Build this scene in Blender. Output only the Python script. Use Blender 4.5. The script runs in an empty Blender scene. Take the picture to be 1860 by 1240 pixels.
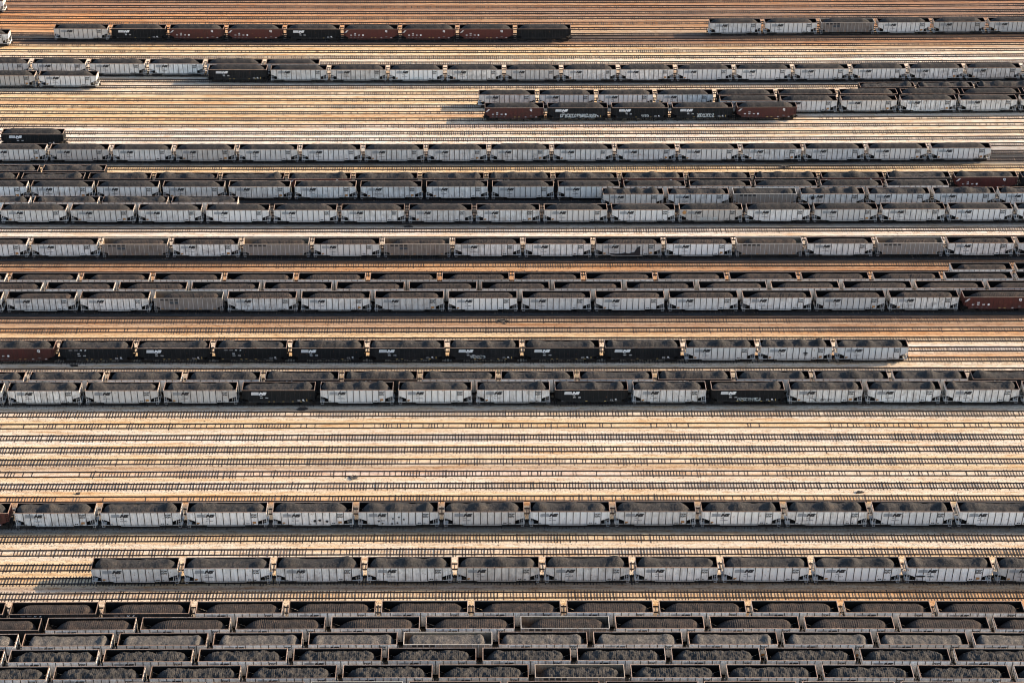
import bpy, math, random
import numpy as np
from mathutils import Vector, noise

# ------------------------------------------------------------------ camera, sky, sun, exposure
S = bpy.context.scene
W0, H0 = 1860.0, 1240.0
TH = math.radians(33.0); F = 3334.0; HC = 212.2; PX = 880.0; PY = 620.0
cam = bpy.data.cameras.new("camera"); camo = bpy.data.objects.new("camera", cam)
S.collection.objects.link(camo); S.camera = camo
cam.sensor_fit = 'HORIZONTAL'; cam.sensor_width = 36.0; cam.lens = 36.0 * F / W0
cam.shift_x = (W0 / 2 - PX) / W0
cam.clip_start = 1.0; cam.clip_end = 6000
camo.location = (0, 0, HC); camo.rotation_euler = (math.pi / 2 - TH, 0, 0)

SUN = Vector((9.5, 1.45, 3.95)).normalized()
el = math.asin(SUN.z); rot = math.atan2(SUN.x, SUN.y)
w = bpy.data.worlds.new("World"); S.world = w; w.use_nodes = True
nt = w.node_tree; nt.nodes.clear()
sky = nt.nodes.new('ShaderNodeTexSky'); sky.sky_type = 'NISHITA'; sky.sun_disc = False
sky.sun_elevation = el; sky.sun_rotation = rot; sky.air_density = 1.0; sky.dust_density = 1.5
bg = nt.nodes.new('ShaderNodeBackground'); bg.inputs[1].default_value = 0.132
wo = nt.nodes.new('ShaderNodeOutputWorld')
nt.links.new(sky.outputs[0], bg.inputs[0]); nt.links.new(bg.outputs[0], wo.inputs[0])
sl = bpy.data.lights.new("sun", 'SUN'); sl.energy = 4.4; sl.angle = math.radians(0.5); sl.color = (1.0, 0.79, 0.57)
so = bpy.data.objects.new("sun", sl); S.collection.objects.link(so)
so.rotation_euler = SUN.to_track_quat('Z', 'Y').to_euler(); so.location = (300, 350, 200)
S.view_settings.view_transform = 'Standard'; S.view_settings.look = 'None'
S.view_settings.exposure = 1.26; S.view_settings.gamma = 1.0
S.cycles.filter_width = 1.0

# ------------------------------------------------------------------ projection helpers (pixel of the photo -> metres)
def depth(y, z): return y * math.cos(TH) - (z - HC) * math.sin(TH)
def pyx(y, z=0): return PY - F * (y * math.sin(TH) + (z - HC) * math.cos(TH)) / depth(y, z)
def y_at(py, z=0):
    v = py - PY
    dy = -v * math.sin(TH) + F * math.cos(TH); dz = -v * math.cos(TH) - F * math.sin(TH)
    return dy * (z - HC) / dz
def x_at(px, y, z): return (px - PX) * depth(y, z) / F
REF = -0.27
def dpx(xn, yn): return -1.3 * xn + 3.0 * yn * xn * xn
def bend(Y, X):
    """the tracks of the yard curve very slightly; world y of a track (named by its y at the middle) at x"""
    s = F / depth(Y, 0); xn = np.clip((PX + X * s - 930) / 930, -1.6, 1.6); yn = (pyx(Y) - 620) / 620
    vs = s * s * HC / F
    return Y - (dpx(xn, yn) - dpx(REF, yn)) / vs
def slope(Y, X): return float(bend(Y, X + 4) - bend(Y, X - 4)) / 8.0

# ------------------------------------------------------------------ materials
def new_mat(name):
    m = bpy.data.materials.new(name); m.use_nodes = True
    t = m.node_tree; b = t.nodes['Principled BSDF']; b.inputs['Roughness'].default_value = 0.7
    return m, t, b
def N(t, k, **kw):
    n = t.nodes.new(k)
    for a, v in kw.items(): setattr(n, a, v)
    return n
def L(t, a, b): t.links.new(a, b)
def coords(t, scale=(1, 1, 1), rnd=True):
    tc = N(t, 'ShaderNodeTexCoord'); out = tc.outputs['Object']
    if rnd:
        oi = N(t, 'ShaderNodeObjectInfo'); mu = N(t, 'ShaderNodeMath', operation='MULTIPLY'); mu.inputs[1].default_value = 431.0
        L(t, oi.outputs['Random'], mu.inputs[0])
        ad = N(t, 'ShaderNodeVectorMath', operation='ADD'); L(t, out, ad.inputs[0]); L(t, mu.outputs[0], ad.inputs[1]); out = ad.outputs[0]
    mp = N(t, 'ShaderNodeMapping'); mp.inputs['Scale'].default_value = scale; L(t, out, mp.inputs['Vector'])
    return mp.outputs[0]
def nz(t, vec, scale, detail=3, rough=.6):
    n = N(t, 'ShaderNodeTexNoise'); n.inputs['Scale'].default_value = scale; n.inputs['Detail'].default_value = detail
    n.inputs['Roughness'].default_value = rough; L(t, vec, n.inputs['Vector']); return n.outputs[0]
def ramp(t, fac, stops):
    r = N(t, 'ShaderNodeValToRGB'); e = r.color_ramp.elements
    while len(e) < len(stops): e.new(0.5)
    for i, (p, c) in enumerate(stops): e[i].position = p; e[i].color = (*c, 1) if len(c) == 3 else c
    L(t, fac, r.inputs[0]); return r.outputs[0]
def mix(t, fac, a, b, mode='MIX'):
    m = N(t, 'ShaderNodeMix', data_type='RGBA', blend_type=mode)
    for s, v in ((m.inputs[0], fac), (m.inputs[6], a), (m.inputs[7], b)):
        if isinstance(v, (int, float)): s.default_value = v
        elif isinstance(v, tuple): s.default_value = (*v, 1)
        else: L(t, v, s)
    return m.outputs[2]
def bump(t, b, h, strength, dist):
    n = N(t, 'ShaderNodeBump'); n.inputs['Strength'].default_value = strength; n.inputs['Distance'].default_value = dist
    L(t, h, n.inputs['Height']); L(t, n.outputs[0], b.inputs['Normal'])

def paint(name, col, dirt, amt=.5, rust=(.20, .085, .035), rustamt=.12, rough=.55, metal=0.0, spec=.5):
    """car paint: object colour tints it; vertical grime streaks, blotches and rust spots"""
    m, t, b = new_mat(name); b.inputs['Roughness'].default_value = rough; b.inputs['Metallic'].default_value = metal; b.inputs['Specular IOR Level'].default_value = spec
    oi = N(t, 'ShaderNodeObjectInfo')
    base = mix(t, 1.0, col, oi.outputs['Color'], 'MULTIPLY')
    st = nz(t, coords(t, (2.6, 1, .25)), 1.6, 4)
    bl = nz(t, coords(t), .7, 4)
    gr = N(t, 'ShaderNodeMapRange'); gr.inputs[3].default_value = .25; gr.inputs[4].default_value = 1.75; L(t, oi.outputs['Random'], gr.inputs[0])
    def scaled(x):
        q = N(t, 'ShaderNodeMath', operation='MULTIPLY'); q.use_clamp = True; L(t, x, q.inputs[0]); L(t, gr.outputs[0], q.inputs[1]); return q.outputs[0]
    c = mix(t, scaled(ramp(t, st, [(.40, (0, 0, 0)), (.72, (amt,) * 3)])), base, dirt)
    c = mix(t, scaled(ramp(t, bl, [(.46, (0, 0, 0)), (.70, (amt,) * 3)])), c, dirt)
    rs = nz(t, coords(t, (1, 1, .6)), 2.7, 5)
    c = mix(t, ramp(t, rs, [(.66 - rustamt * .3, (0, 0, 0)), (.72, (.8,) * 3)]), c, rust)
    # grime rising from the sill
    tc = N(t, 'ShaderNodeTexCoord'); sx = N(t, 'ShaderNodeSeparateXYZ'); L(t, tc.outputs['Object'], sx.inputs[0])
    mr = N(t, 'ShaderNodeMapRange'); mr.inputs[1].default_value = 1.15; mr.inputs[2].default_value = 1.7; mr.inputs[3].default_value = .45; mr.inputs[4].default_value = 0
    L(t, sx.outputs[2], mr.inputs[0])
    mm = N(t, 'ShaderNodeMath', operation='MULTIPLY'); L(t, mr.outputs[0], mm.inputs[0]); L(t, st, mm.inputs[1])
    c = mix(t, mm.outputs[0], c, (.1, .085, .07))
    L(t, c, b.inputs['Base Color']); return m
M = {}
M['silver'] = paint('silver_paint', (.86, .825, .755), (.40, .36, .31), .5, rough=.5)
M['black'] = paint('black_paint', (.0115, .0128, .0135), (.035, .033, .031), .35, rustamt=.0, rough=.8, spec=.15)
M['red'] = paint('oxide_red_paint', (.088, .017, .014), (.035, .016, .013), .45, rustamt=.0)
M['brown'] = paint('weathered_tan_paint', (.25, .21, .175), (.12, .095, .075), .6)
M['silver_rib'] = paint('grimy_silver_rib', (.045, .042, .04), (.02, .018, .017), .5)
M['black_rib'] = paint('black_rib', (.028, .030, .031), (.05, .047, .044), .4, rustamt=.0, rough=.8, spec=.15)
M['red_rib'] = paint('red_rib', (.07, .018, .015), (.03, .015, .012), .4, rustamt=.0)
M['brown_rib'] = paint('pale_rib', (.42, .39, .35), (.2, .17, .15), .4)
M['rim'] = paint('rusty_rim', (.30, .235, .195), (.15, .095, .065), .8, (.22, .09, .04), .5, .65)
M['rim_pale'] = paint('pale_rim', (.42, .39, .35), (.35, .27, .2), .5)
M['inner'] = paint('coal_dusted_steel', (.014, .012, .011), (.006, .006, .006), .6, rustamt=-.3, rough=.95, spec=.03)
M['inner_tan'] = paint('worn_inner_steel', (.24, .18, .12), (.06, .045, .035), .6, rough=.6)
M['under'] = paint('underframe_steel', (.010, .010, .010), (.022, .015, .012), .4, rustamt=-.3, rough=.9, spec=.1)
def flat(name, col, rough=.7, var=.25):
    m, t, b = new_mat(name); b.inputs['Roughness'].default_value = rough
    n = nz(t, coords(t), 3.0, 4)
    c = mix(t, ramp(t, n, [(.4, (0, 0, 0)), (.7, (var * 2,) * 3)]), col, tuple(x * .45 for x in col))
    L(t, c, b.inputs['Base Color']); return m
M['ink'] = flat('black_lettering', (.022, .022, .024))
M['stripe'] = flat('grey_striping', (.25, .255, .26))
M['white'] = flat('white_lettering', (.88, .88, .86), var=.1)
M['dim'] = flat('faded_lettering', (.16, .15, .15))
M['yellow'] = flat('yellow_reflector', (.75, .5, .16))
M['orange'] = flat('rust_orange_mark', (.5, .24, .08))
M['graf'] = flat('pale_spray_paint', (.62, .66, .62), var=.4)
M['patch'] = flat('dark_stain', (.02, .017, .018))
M['bluepatch'] = flat('slate_patch', (.045, .06, .07))
M['grab'] = flat('pale_steel', (.55, .53, .5))

# coal
def coal_mat(name, c1, c2, c3):
    m, t, b = new_mat(name); b.inputs['Roughness'].default_value = .9
    b.inputs['Specular IOR Level'].default_value = .25
    v = coords(t)
    a = nz(t, v, .8, 4); f = nz(t, v, 7.0, 5, .7)
    c = ramp(t, a, [(.3, c1), (.5, c2), (.72, c3)])
    c = mix(t, 1.0, c, ramp(t, f, [(.3, (.3,) * 3), (.5, (.9,) * 3), (.72, (2.3,) * 3)]), 'MULTIPLY')
    L(t, c, b.inputs['Base Color']); bump(t, b, f, .9, .14); return m
M['coal'] = coal_mat('coal', (.017, .017, .0175), (.029, .0275, .027), (.050, .042, .036))
M['coal_brown'] = coal_mat('brownish_coal', (.017, .015, .014), (.031, .025, .022), (.058, .041, .031))
M['coal_grey'] = coal_mat('greyish_coal', (.055, .052, .048), (.080, .074, .067), (.115, .103, .091))
M['coal_mid'] = coal_mat('dusty_coal', (.020, .0195, .019), (.034, .032, .03), (.058, .052, .046))

# rails and sleepers
m, t, b = new_mat('rail_steel'); M['rail'] = m; b.inputs['Roughness'].default_value = .6
v = coords(t, (.3, 1, 1)); L(t, ramp(t, nz(t, v, 1.2, 3), [(.35, (.010, .006, .005)), (.7, (.024, .014, .010))]), b.inputs['Base Color'])
m, t, b = new_mat('sleeper_wood'); M['tie'] = m; b.inputs['Roughness'].default_value = .9
at = N(t, 'ShaderNodeVertexColor'); at.layer_name = 'tone'
n_ = nz(t, coords(t, (4, 1, 1)), 3.0, 4)
L(t, mix(t, 1.0, at.outputs[0], ramp(t, n_, [(.3, (.5,) * 3), (.7, (1.4,) * 3)]), 'MULTIPLY'), b.inputs['Base Color'])

# ballast ground
m, t, b = new_mat('ballast'); M['ground'] = m; b.inputs['Roughness'].default_value = .95; b.inputs['Specular IOR Level'].default_value = .2
at = N(t, 'ShaderNodeVertexColor'); at.layer_name = 'tone'
v1 = coords(t, (.05, .9, 1), False); v2 = coords(t, (.4, 1.6, 1), False); v3 = coords(t, (1, 1, 1), False)
s1 = nz(t, v1, 1.0, 4, .6); s2 = nz(t, v2, 1.0, 4, .65); s3 = nz(t, v3, 2.2, 4, .8); s4 = nz(t, v3, 5.0, 2, .7)
c = mix(t, 1.0, at.outputs[0], ramp(t, s1, [(.32, (.93, .80, .66)), (.5, (1, 1, 1)), (.68, (1.02, 1.06, 1.12))]), 'MULTIPLY')
c = mix(t, 1.0, c, ramp(t, s2, [(.34, (.82, .70, .60)), (.5, (1, 1, 1)), (.7, (1.05, 1.07, 1.10))]), 'MULTIPLY')
c = mix(t, 1.0, c, ramp(t, s3, [(.30, (.42, .37, .33)), (.44, (.95,) * 3), (.72, (1.2,) * 3)]), 'MULTIPLY')
c = mix(t, 1.0, c, ramp(t, s4, [(.3, (.6,) * 3), (.5, (1,) * 3), (.7, (1.28,) * 3)]), 'MULTIPLY')
v5 = coords(t, (.035, .55, 1), False); v6 = coords(t, (.09, .8, 1), False)
s5 = nz(t, v5, 1.3, 5, .62); s6 = nz(t, v6, 1.7, 5, .65)
c = mix(t, ramp(t, s5, [(.55, (0,) * 3), (.68, (.75,) * 3)]), c, mix(t, 1.0, c, (.84, .64, .42), 'MULTIPLY'))
c = mix(t, ramp(t, s6, [(.56, (0,) * 3), (.72, (.6,) * 3)]), c, mix(t, 1.0, c, (.62, .55, .50), 'MULTIPLY'))
L(t, c, b.inputs['Base Color']); bump(t, b, s4, .6, .10)

# ------------------------------------------------------------------ mesh + object helpers
COL = S.collection
class MB:
    def __init__(s): s.v = []; s.f = []; s.m = []
    def box(s, x0, x1, y0, y1, z0, z1, mi=0):
        k = len(s.v)
        s.v += [(x0, y0, z0), (x1, y0, z0), (x1, y1, z0), (x0, y1, z0), (x0, y0, z1), (x1, y0, z1), (x1, y1, z1), (x0, y1, z1)]
        s.f += [(k, k + 3, k + 2, k + 1), (k + 4, k + 5, k + 6, k + 7), (k, k + 1, k + 5, k + 4), (k + 1, k + 2, k + 6, k + 5), (k + 2, k + 3, k + 7, k + 6), (k + 3, k, k + 4, k + 7)]
        s.m += [mi] * 6
    def prism_y(s, pts, y0, y1, mi=0):
        """polygon in x,z (counter-clockwise seen from -y) extruded y0..y1"""
        k = len(s.v); n = len(pts)
        s.v += [(x, y0, z) for x, z in pts] + [(x, y1, z) for x, z in pts]
        s.f.append(tuple(range(k, k + n))); s.f.append(tuple(range(k + 2 * n - 1, k + n - 1, -1)))
        for i in range(n): j = (i + 1) % n; s.f.append((k + i, k + n + i, k + n + j, k + j))
        s.m += [mi] * (n + 2)
    def quad(s, a, b_, c_, d, mi=0):
        k = len(s.v); s.v += [a, b_, c_, d]; s.f.append((k, k + 1, k + 2, k + 3)); s.m.append(mi)
    def cyl_y(s, x, z, r, y0, y1, n=14, mi=0):
        s.prism_y([(x + r * math.cos(2 * math.pi * i / n), z + r * math.sin(2 * math.pi * i / n)) for i in range(n)], y0, y1, mi)
    def bar(s, p, q, r, mi=0):
        p = Vector(p); q = Vector(q); d = (q - p).normalized(); a = d.cross(Vector((0, 0, 1)))
        if a.length < .1: a = Vector((1, 0, 0))
        a.normalize(); c_ = d.cross(a); k = len(s.v)
        for e in (p, q):
            for u, w_ in ((-1, -1), (1, -1), (1, 1), (-1, 1)): s.v.append(tuple(e + a * u * r + c_ * w_ * r))
        s.f += [(k, k + 1, k + 2, k + 3), (k + 7, k + 6, k + 5, k + 4)] + [(k + i, k + 4 + i, k + 4 + (i + 1) % 4, k + (i + 1) % 4) for i in range(4)]
        s.m += [mi] * 6
    def mesh(s, name, mats):
        me = bpy.data.meshes.new(name); me.from_pydata(s.v, [], s.f)
        for x in mats: me.materials.append(M[x])
        me.polygons.foreach_set('material_index', s.m); me.update(); return me
def part(name, me, parent, color=None, label=None):
    o = bpy.data.objects.new(name, me); COL.objects.link(o); o.parent = parent
    if color: o.color = color
    if label: o['label'] = label
    return o
def thing(name, loc, label, cat, group=None, rz=0, me=None):
    o = bpy.data.objects.new(name, me); COL.objects.link(o); o.location = loc; o.rotation_euler = (0, 0, rz)
    if me is None: o.empty_display_size = .5
    o['label'] = label; o['category'] = cat
    if group: o['group'] = group
    return o

# ------------------------------------------------------------------ track positions
TY = [207.9, 211.9, 213.9 + 0, 217.9, 221.8, 225.8, 229.7, 233.6, 237.6, 241.4, 245.2, 249.3, 252.9, 257.0, 260.9, 265.0, 268.8, 272.6, 276.5, 280.3,
      284.2, 288.1, 292.1, 296.0, 300.0, 304.1, 307.9, 311.8, 315.5, 319.5, 323.4, 327.2, 331.1, 335.0, 339.1, 343.0, 346.9,
      350.8, 354.6, 358.4, 362.4, 366.4, 370.3, 374.3, 378.3, 382.1, 385.9, 389.9, 394.0, 398.0, 401.8, 405.5, 409.3, 413.4, 417.6,
      421.3, 425.0, 429.0, 432.8, 436.7, 440.6, 444.6, 448.6, 452.5, 456.3, 460.1, 464.0, 467.8, 471.8, 475.6, 479.6, 483.5, 487.3,
      491.4, 495.3, 499.3, 503.2, 507.4, 511.4, 515.4, 519.4, 523.4, 527.4, 531.4]
TY.remove(213.9); TY[0] = 209.9; TY[1] = 213.9
TY.insert(0, 205.9); TY.insert(0, 201.9)

# ------------------------------------------------------------------ ground: one sheet with low ballast crowns under the tracks
Cc = dict(S=(.165, .15, .125), D=(.04, .041, .041), C=(.56, .472, .362), W=(.62, .55, .46), Y=(.55, .42, .255), O=(.46, .275, .145), R=(.29, .165, .095), B=(.30, .18, .11), G=(.245, .18, .14), T=(.38, .28, .185), P=(.56, .43, .36))  # S and D paint the shade under the trains into the ballast colour
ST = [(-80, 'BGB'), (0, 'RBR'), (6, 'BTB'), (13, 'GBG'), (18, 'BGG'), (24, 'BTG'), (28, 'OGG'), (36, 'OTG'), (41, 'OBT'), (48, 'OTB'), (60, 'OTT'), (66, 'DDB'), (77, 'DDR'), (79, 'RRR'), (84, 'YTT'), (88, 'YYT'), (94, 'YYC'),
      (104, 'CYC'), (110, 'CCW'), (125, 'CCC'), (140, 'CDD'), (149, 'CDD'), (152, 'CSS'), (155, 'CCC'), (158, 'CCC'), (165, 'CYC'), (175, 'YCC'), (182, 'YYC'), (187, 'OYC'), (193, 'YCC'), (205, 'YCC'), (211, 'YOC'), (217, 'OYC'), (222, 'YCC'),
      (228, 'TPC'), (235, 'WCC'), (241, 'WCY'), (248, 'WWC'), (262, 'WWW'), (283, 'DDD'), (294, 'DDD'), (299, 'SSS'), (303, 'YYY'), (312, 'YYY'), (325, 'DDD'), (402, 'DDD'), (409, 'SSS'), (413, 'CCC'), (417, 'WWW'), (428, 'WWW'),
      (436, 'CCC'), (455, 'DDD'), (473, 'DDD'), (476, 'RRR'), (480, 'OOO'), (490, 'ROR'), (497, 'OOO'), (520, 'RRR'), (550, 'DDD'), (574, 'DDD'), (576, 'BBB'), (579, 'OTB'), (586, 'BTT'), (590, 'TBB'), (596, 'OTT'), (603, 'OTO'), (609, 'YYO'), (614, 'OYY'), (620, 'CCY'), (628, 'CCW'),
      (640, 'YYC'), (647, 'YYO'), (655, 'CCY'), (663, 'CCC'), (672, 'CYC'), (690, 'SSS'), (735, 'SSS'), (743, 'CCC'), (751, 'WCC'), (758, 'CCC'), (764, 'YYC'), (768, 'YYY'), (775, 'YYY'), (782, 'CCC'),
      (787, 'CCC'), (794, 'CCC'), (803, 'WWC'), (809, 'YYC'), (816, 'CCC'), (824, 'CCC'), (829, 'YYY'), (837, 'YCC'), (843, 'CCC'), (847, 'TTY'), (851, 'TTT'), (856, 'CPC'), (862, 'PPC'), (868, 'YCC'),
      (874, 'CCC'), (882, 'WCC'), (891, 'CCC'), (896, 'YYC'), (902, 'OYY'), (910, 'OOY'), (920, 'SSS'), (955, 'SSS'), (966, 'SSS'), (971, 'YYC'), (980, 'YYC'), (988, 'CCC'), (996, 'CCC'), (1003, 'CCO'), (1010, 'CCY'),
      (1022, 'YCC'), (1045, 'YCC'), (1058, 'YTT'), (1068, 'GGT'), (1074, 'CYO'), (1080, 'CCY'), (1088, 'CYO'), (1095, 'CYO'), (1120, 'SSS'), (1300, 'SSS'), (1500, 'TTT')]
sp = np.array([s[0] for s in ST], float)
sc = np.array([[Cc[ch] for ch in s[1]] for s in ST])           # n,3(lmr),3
ys = []
mids = [(TY[i] + TY[i + 1]) / 2 for i in range(len(TY) - 1)]
for i, y in enumerate(TY):
    for d, z in ((-1.95, -.13), (-1.5, -.01), (-1.30, .022), (-.95, .024), (-.72, -.008), (.72, -.008), (.95, .024), (1.30, .022), (1.5, -.01)): ys.append((y + d, z))
ys = [(-900, -.13), (0, -.13), (120, -.13), (180, -.13), (195, -.13)] + sorted(ys) + [(533.6, -.13), (540, -.13), (600, -.13), (800, -.13), (1500, -.13), (4500, -.13)]
xs = [-3500, -900, -300] + list(np.linspace(-200, 200, 41)) + [300, 900, 3500]
gv = np.zeros((len(ys), len(xs), 3)); gc = np.zeros((len(ys), len(xs), 3))
X_ = np.array(xs, float)
rng = np.random.RandomState(5)
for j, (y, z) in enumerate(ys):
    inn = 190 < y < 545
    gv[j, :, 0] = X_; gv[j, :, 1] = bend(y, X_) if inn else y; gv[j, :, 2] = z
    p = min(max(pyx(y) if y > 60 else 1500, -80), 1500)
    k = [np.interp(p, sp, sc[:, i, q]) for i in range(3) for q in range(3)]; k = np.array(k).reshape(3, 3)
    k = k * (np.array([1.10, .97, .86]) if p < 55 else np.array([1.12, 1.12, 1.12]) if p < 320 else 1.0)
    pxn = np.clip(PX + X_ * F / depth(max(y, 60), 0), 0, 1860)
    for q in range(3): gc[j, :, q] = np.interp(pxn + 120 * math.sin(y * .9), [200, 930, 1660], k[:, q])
nx = len(xs); ny = len(ys)
idx = np.arange(nx * ny).reshape(ny, nx)
fc = np.stack([idx[:-1, :-1], idx[:-1, 1:], idx[1:, 1:], idx[1:, :-1]], -1).reshape(-1, 4)
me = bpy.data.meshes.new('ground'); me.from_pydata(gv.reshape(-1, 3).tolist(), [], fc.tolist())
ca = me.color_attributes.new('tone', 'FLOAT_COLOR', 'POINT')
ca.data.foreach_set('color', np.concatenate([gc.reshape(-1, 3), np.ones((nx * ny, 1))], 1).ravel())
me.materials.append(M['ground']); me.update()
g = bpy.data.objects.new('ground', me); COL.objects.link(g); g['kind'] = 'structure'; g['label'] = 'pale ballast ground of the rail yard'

# ------------------------------------------------------------------ trains (pixel gap lists read off the photograph)
# code: s silver, k black, r oxide red, b tan ribbed, p plain black, t black with spaced lettering
def seq(a, b_, n, k0, k1):
    p = (b_ - a) / n; return [a + p * i for i in range(k0, k1 + 1)]
TR = []   # (track y, ends list, types, coal style, descriptor, ends pixels)
def train(y, gaps, types, coal, desc): TR.append((y, gaps, types, coal, desc))
train(503.2, [-98, 4], 's', 'loafhi', 'the topmost track at the left edge')
train(487.3, [1289.7, 1387, 1489, 1593.4, 1695.3, 1796.4, 1898, 2000], 'ssbsss' + 's', 'loafhi', 'the short train at the top right corner')
train(483.5, [96.8, 197.9, 303.3, 409.4, 516.1, 620.5, 725.9, 830.7, 935.7, 1036.8], 'skrrkrrrp', 'loafhi', 'the nine car train at the top left')
train(479.6, [-92, 13.5], 's', 'loafhi', 'the left edge beside the nine car train')
train(460.1, [-53, 53.6, 158, 265.9, 371.5, 479, 579.3], 'ssssss', 'loafhi', 'the train half hidden at the upper left')
train(456.3, [378, 487.8, 596.5, 703.9, 808.2, 915.6, 1019.8, 1123.4, 1227.6, 1334.5, 1441.3, 1546.7, 1650.8, 1755.7, 1861, 1966], 'ksssssssssssss' + 's', 'loafhi', 'the second train from the top')
train(452.3, [-148, -42, 65.7, 174.4], 'sss', 'loafhi', 'the short upper left train on sunlit ballast')
train(444.6, [1563.9, 1667.2, 1774.6, 1882, 1990], 'pppp', 'heap', 'the hindmost train at upper right')
train(440.6, [869.9, 976.1, 1083.5, 1190.4, 1299.6, 1411.5, 1523.9, 1635.6, 1748.9, 1860, 1972], 'sssstttttt', 'loafhi', 'the train behind the graffiti cars')
train(436.7, [1309, 1416, 1525.7, 1634.6, 1743, 1854, 1965], 'ssssss', 'loafhi', 'the upper right silver train in front')
train(432.8, [880.8, 991.3, 1107.8, 1218.2, 1335.7, 1448.1], 'rgkgr', 'loafhi', 'the five car red and black train')
train(417.6, [1, 113.7], 'k', 'loafhi', 'the lone car at the left')
train(409.3, [-144, -29] + seq(85.4, 1690, 14, 0, 14) + [1802.4], 's' * 17, 'loafhi', 'the long train below the lone black car')
train(398.0, [-45, 72, 189.5], 'pp', 'heap', 'the two car stub at centre left')
train(394.0, [-87] + seq(34.1, 1732.4, 14, 0, 14) + [1855, 1976], 'p' * 4 + 'prppkprpprp' + 'rp', 'heap', 'the rear train of the central block')
train(389.9, [-68] + seq(51.3, 1609, 13, 0, 13) + [1724.8], 's' * 15, 'loafhi', 'the second train of the central block')
train(385.9, [1095.6, 1209.9, 1328.9, 1451.9, 1575.7, 1694.5, 1814, 1935], 'ssbssss', 'heap', 'the right hand train in the central block')
train(382.1, [-70, 55.6, 180.7, 307, 430.9], 'ssss', 'heap', 'the sandwiched short train at centre left')
train(378.3, seq(123.3, 1845.7, 14, -1, 15), 's' * 16, 'loafhi', 'the front train of the central block')
train(362.4, seq(51.8, 1847.9, 14, -1, 15), 'ssbsbsbssssbsbss', 'loaf', 'the mixed silver and tan train')
train(350.8, [1731.2, 1845, 1960], 'ss', 'loaf', 'the short train at the right edge')
train(346.9, seq(12.6, 1846.2, 14, -1, 15), 's' * 16, 'loaf', 'the rear train of the middle three')
train(343.0, seq(78.3, 1794.3, 13, -1, 14), 's' * 15, 'loaf', 'the middle train of the middle three')
train(339.1, [-127.6] + seq(6.3, 1747.6, 13, 0, 13) + [1888], 'sssbssssssssss' + 'r', 'loaf', 'the front train of the middle three')
train(319.5, [-38, 102.4, 243.9, 384.6, 524.9, 666, 812, 948.6, 1094.4, 1242.2, 1377.9, 1517.6, 1651], 'rtktkkgkksss', 'heap', 'the mostly black train')
train(307.9, seq(47.3, 1763.3, 12, -1, 13), 'ssssttssstssst', 'heap', 'the train behind the one bordering the empty tracks')
train(304.1, [-134, 8] + seq(149.1, 1715.5, 11, 0, 12), 'ssssksssksgsss', 'heap', 'the train bordering the wide empty tracks')
train(265.0, seq(20.6, 1738.2, 11, -1, 12), 'r' + 's' * 12, 'heap', 'the train under the wide empty tracks')
train(249.3, [165.3, 327.7, 494.8, 660.7, 825.5, 985.3, 1149.8, 1310.2, 1476.4, 1643.6, 1809.5, 1974], 's' * 11, 'heap', 'the train above the packed bottom rows')
train(237.6, seq(11, 1699.8, 10, -1, 12), 'ttt' + 's' * 10, 'loafb', 'the first packed row from its top')
train(233.6, seq(76.2, 1804.6, 10, -1, 11), 'p' + 's' * 5 + 'b' + 's' * 5, 'loafb', 'the second packed bottom row')
train(229.7, seq(33.7, 1766.2, 10, -1, 11), 's' * 5 + 'b' + 's' * 6, 'block', 'the bottom row heaped with grey coal')
train(225.8, seq(8.2, 1733.3, 10, -1, 11), 's' * 12, 'rough', 'the fourth packed bottom row')
train(221.8, seq(89.9, 1842.4, 10, -1, 11), 's' * 6 + 'b' + 's' * 5, 'rough', 'the fifth packed bottom row')
train(217.9, seq(196, 1816.4, 9, -2, 10), 's' * 4 + 'b' + 's' * 7, 'rough', 'the lowest row cut by the bottom edge')

# ------------------------------------------------------------------ sleepers and rails
OPEN_NEAR = [300.0, 296.0, 292.1, 288.1, 284.2, 280.3, 276.5, 272.6, 260.9, 257.0, 252.9, 245.2]
BURIED = {296.0: .045, 280.3: .035, 272.6: .02, 331.1: .004, 335.0: .0, 311.5: .0, 327.2: .0, 429.0: .015, 432.8: .03, 436.7: .03, 444.6: .02, 464.0: .045, 475.6: .03,
          479.6: .03, 495.3: .02, 491.4: .05, 507.4: .02, 448.6: .02, 260.9: .01, 257.0: .012}
rng = np.random.RandomState(11)
occupied = {t_[0]: t_ for t_ in TR}
TIE = .565
unit = np.array([(-1, -1, -1), (1, -1, -1), (1, 1, -1), (-1, 1, -1), (-1, -1, 1), (1, -1, 1), (1, 1, 1), (-1, 1, 1)], float)
uf = np.array([(4, 5, 6, 7), (0, 1, 5, 4), (1, 2, 6, 5), (2, 3, 7, 6), (3, 0, 4, 7)])
def tie_mesh(cx, cy, rz, ln, wd, zt, tone, name):
    n = len(cx); v = np.repeat(unit[None], n, 0)
    lx = v[:, :, 0] * wd[:, None] / 2; ly = v[:, :, 1] * ln[:, None] / 2
    c_, s_ = np.cos(rz)[:, None], np.sin(rz)[:, None]
    o = np.empty_like(v); o[:, :, 0] = cx[:, None] + lx * c_ - ly * s_; o[:, :, 1] = cy[:, None] + lx * s_ + ly * c_
    o[:, :, 2] = np.where(v[:, :, 2] > 0, zt[:, None], zt[:, None] - .15)
    f = (uf[None] + (np.arange(n) * 8)[:, None, None]).reshape(-1, 4)
    me = bpy.data.meshes.new(name); me.from_pydata(o.reshape(-1, 3).tolist(), [], f.tolist())
    ca = me.color_attributes.new('tone', 'FLOAT_COLOR', 'POINT')
    col = np.repeat(tone[:, None, :], 8, 1).reshape(-1, 3); ca.data.foreach_set('color', np.concatenate([col, np.ones((len(col), 1))], 1).ravel())
    me.materials.append(M['tie']); me.update(); return me
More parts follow.
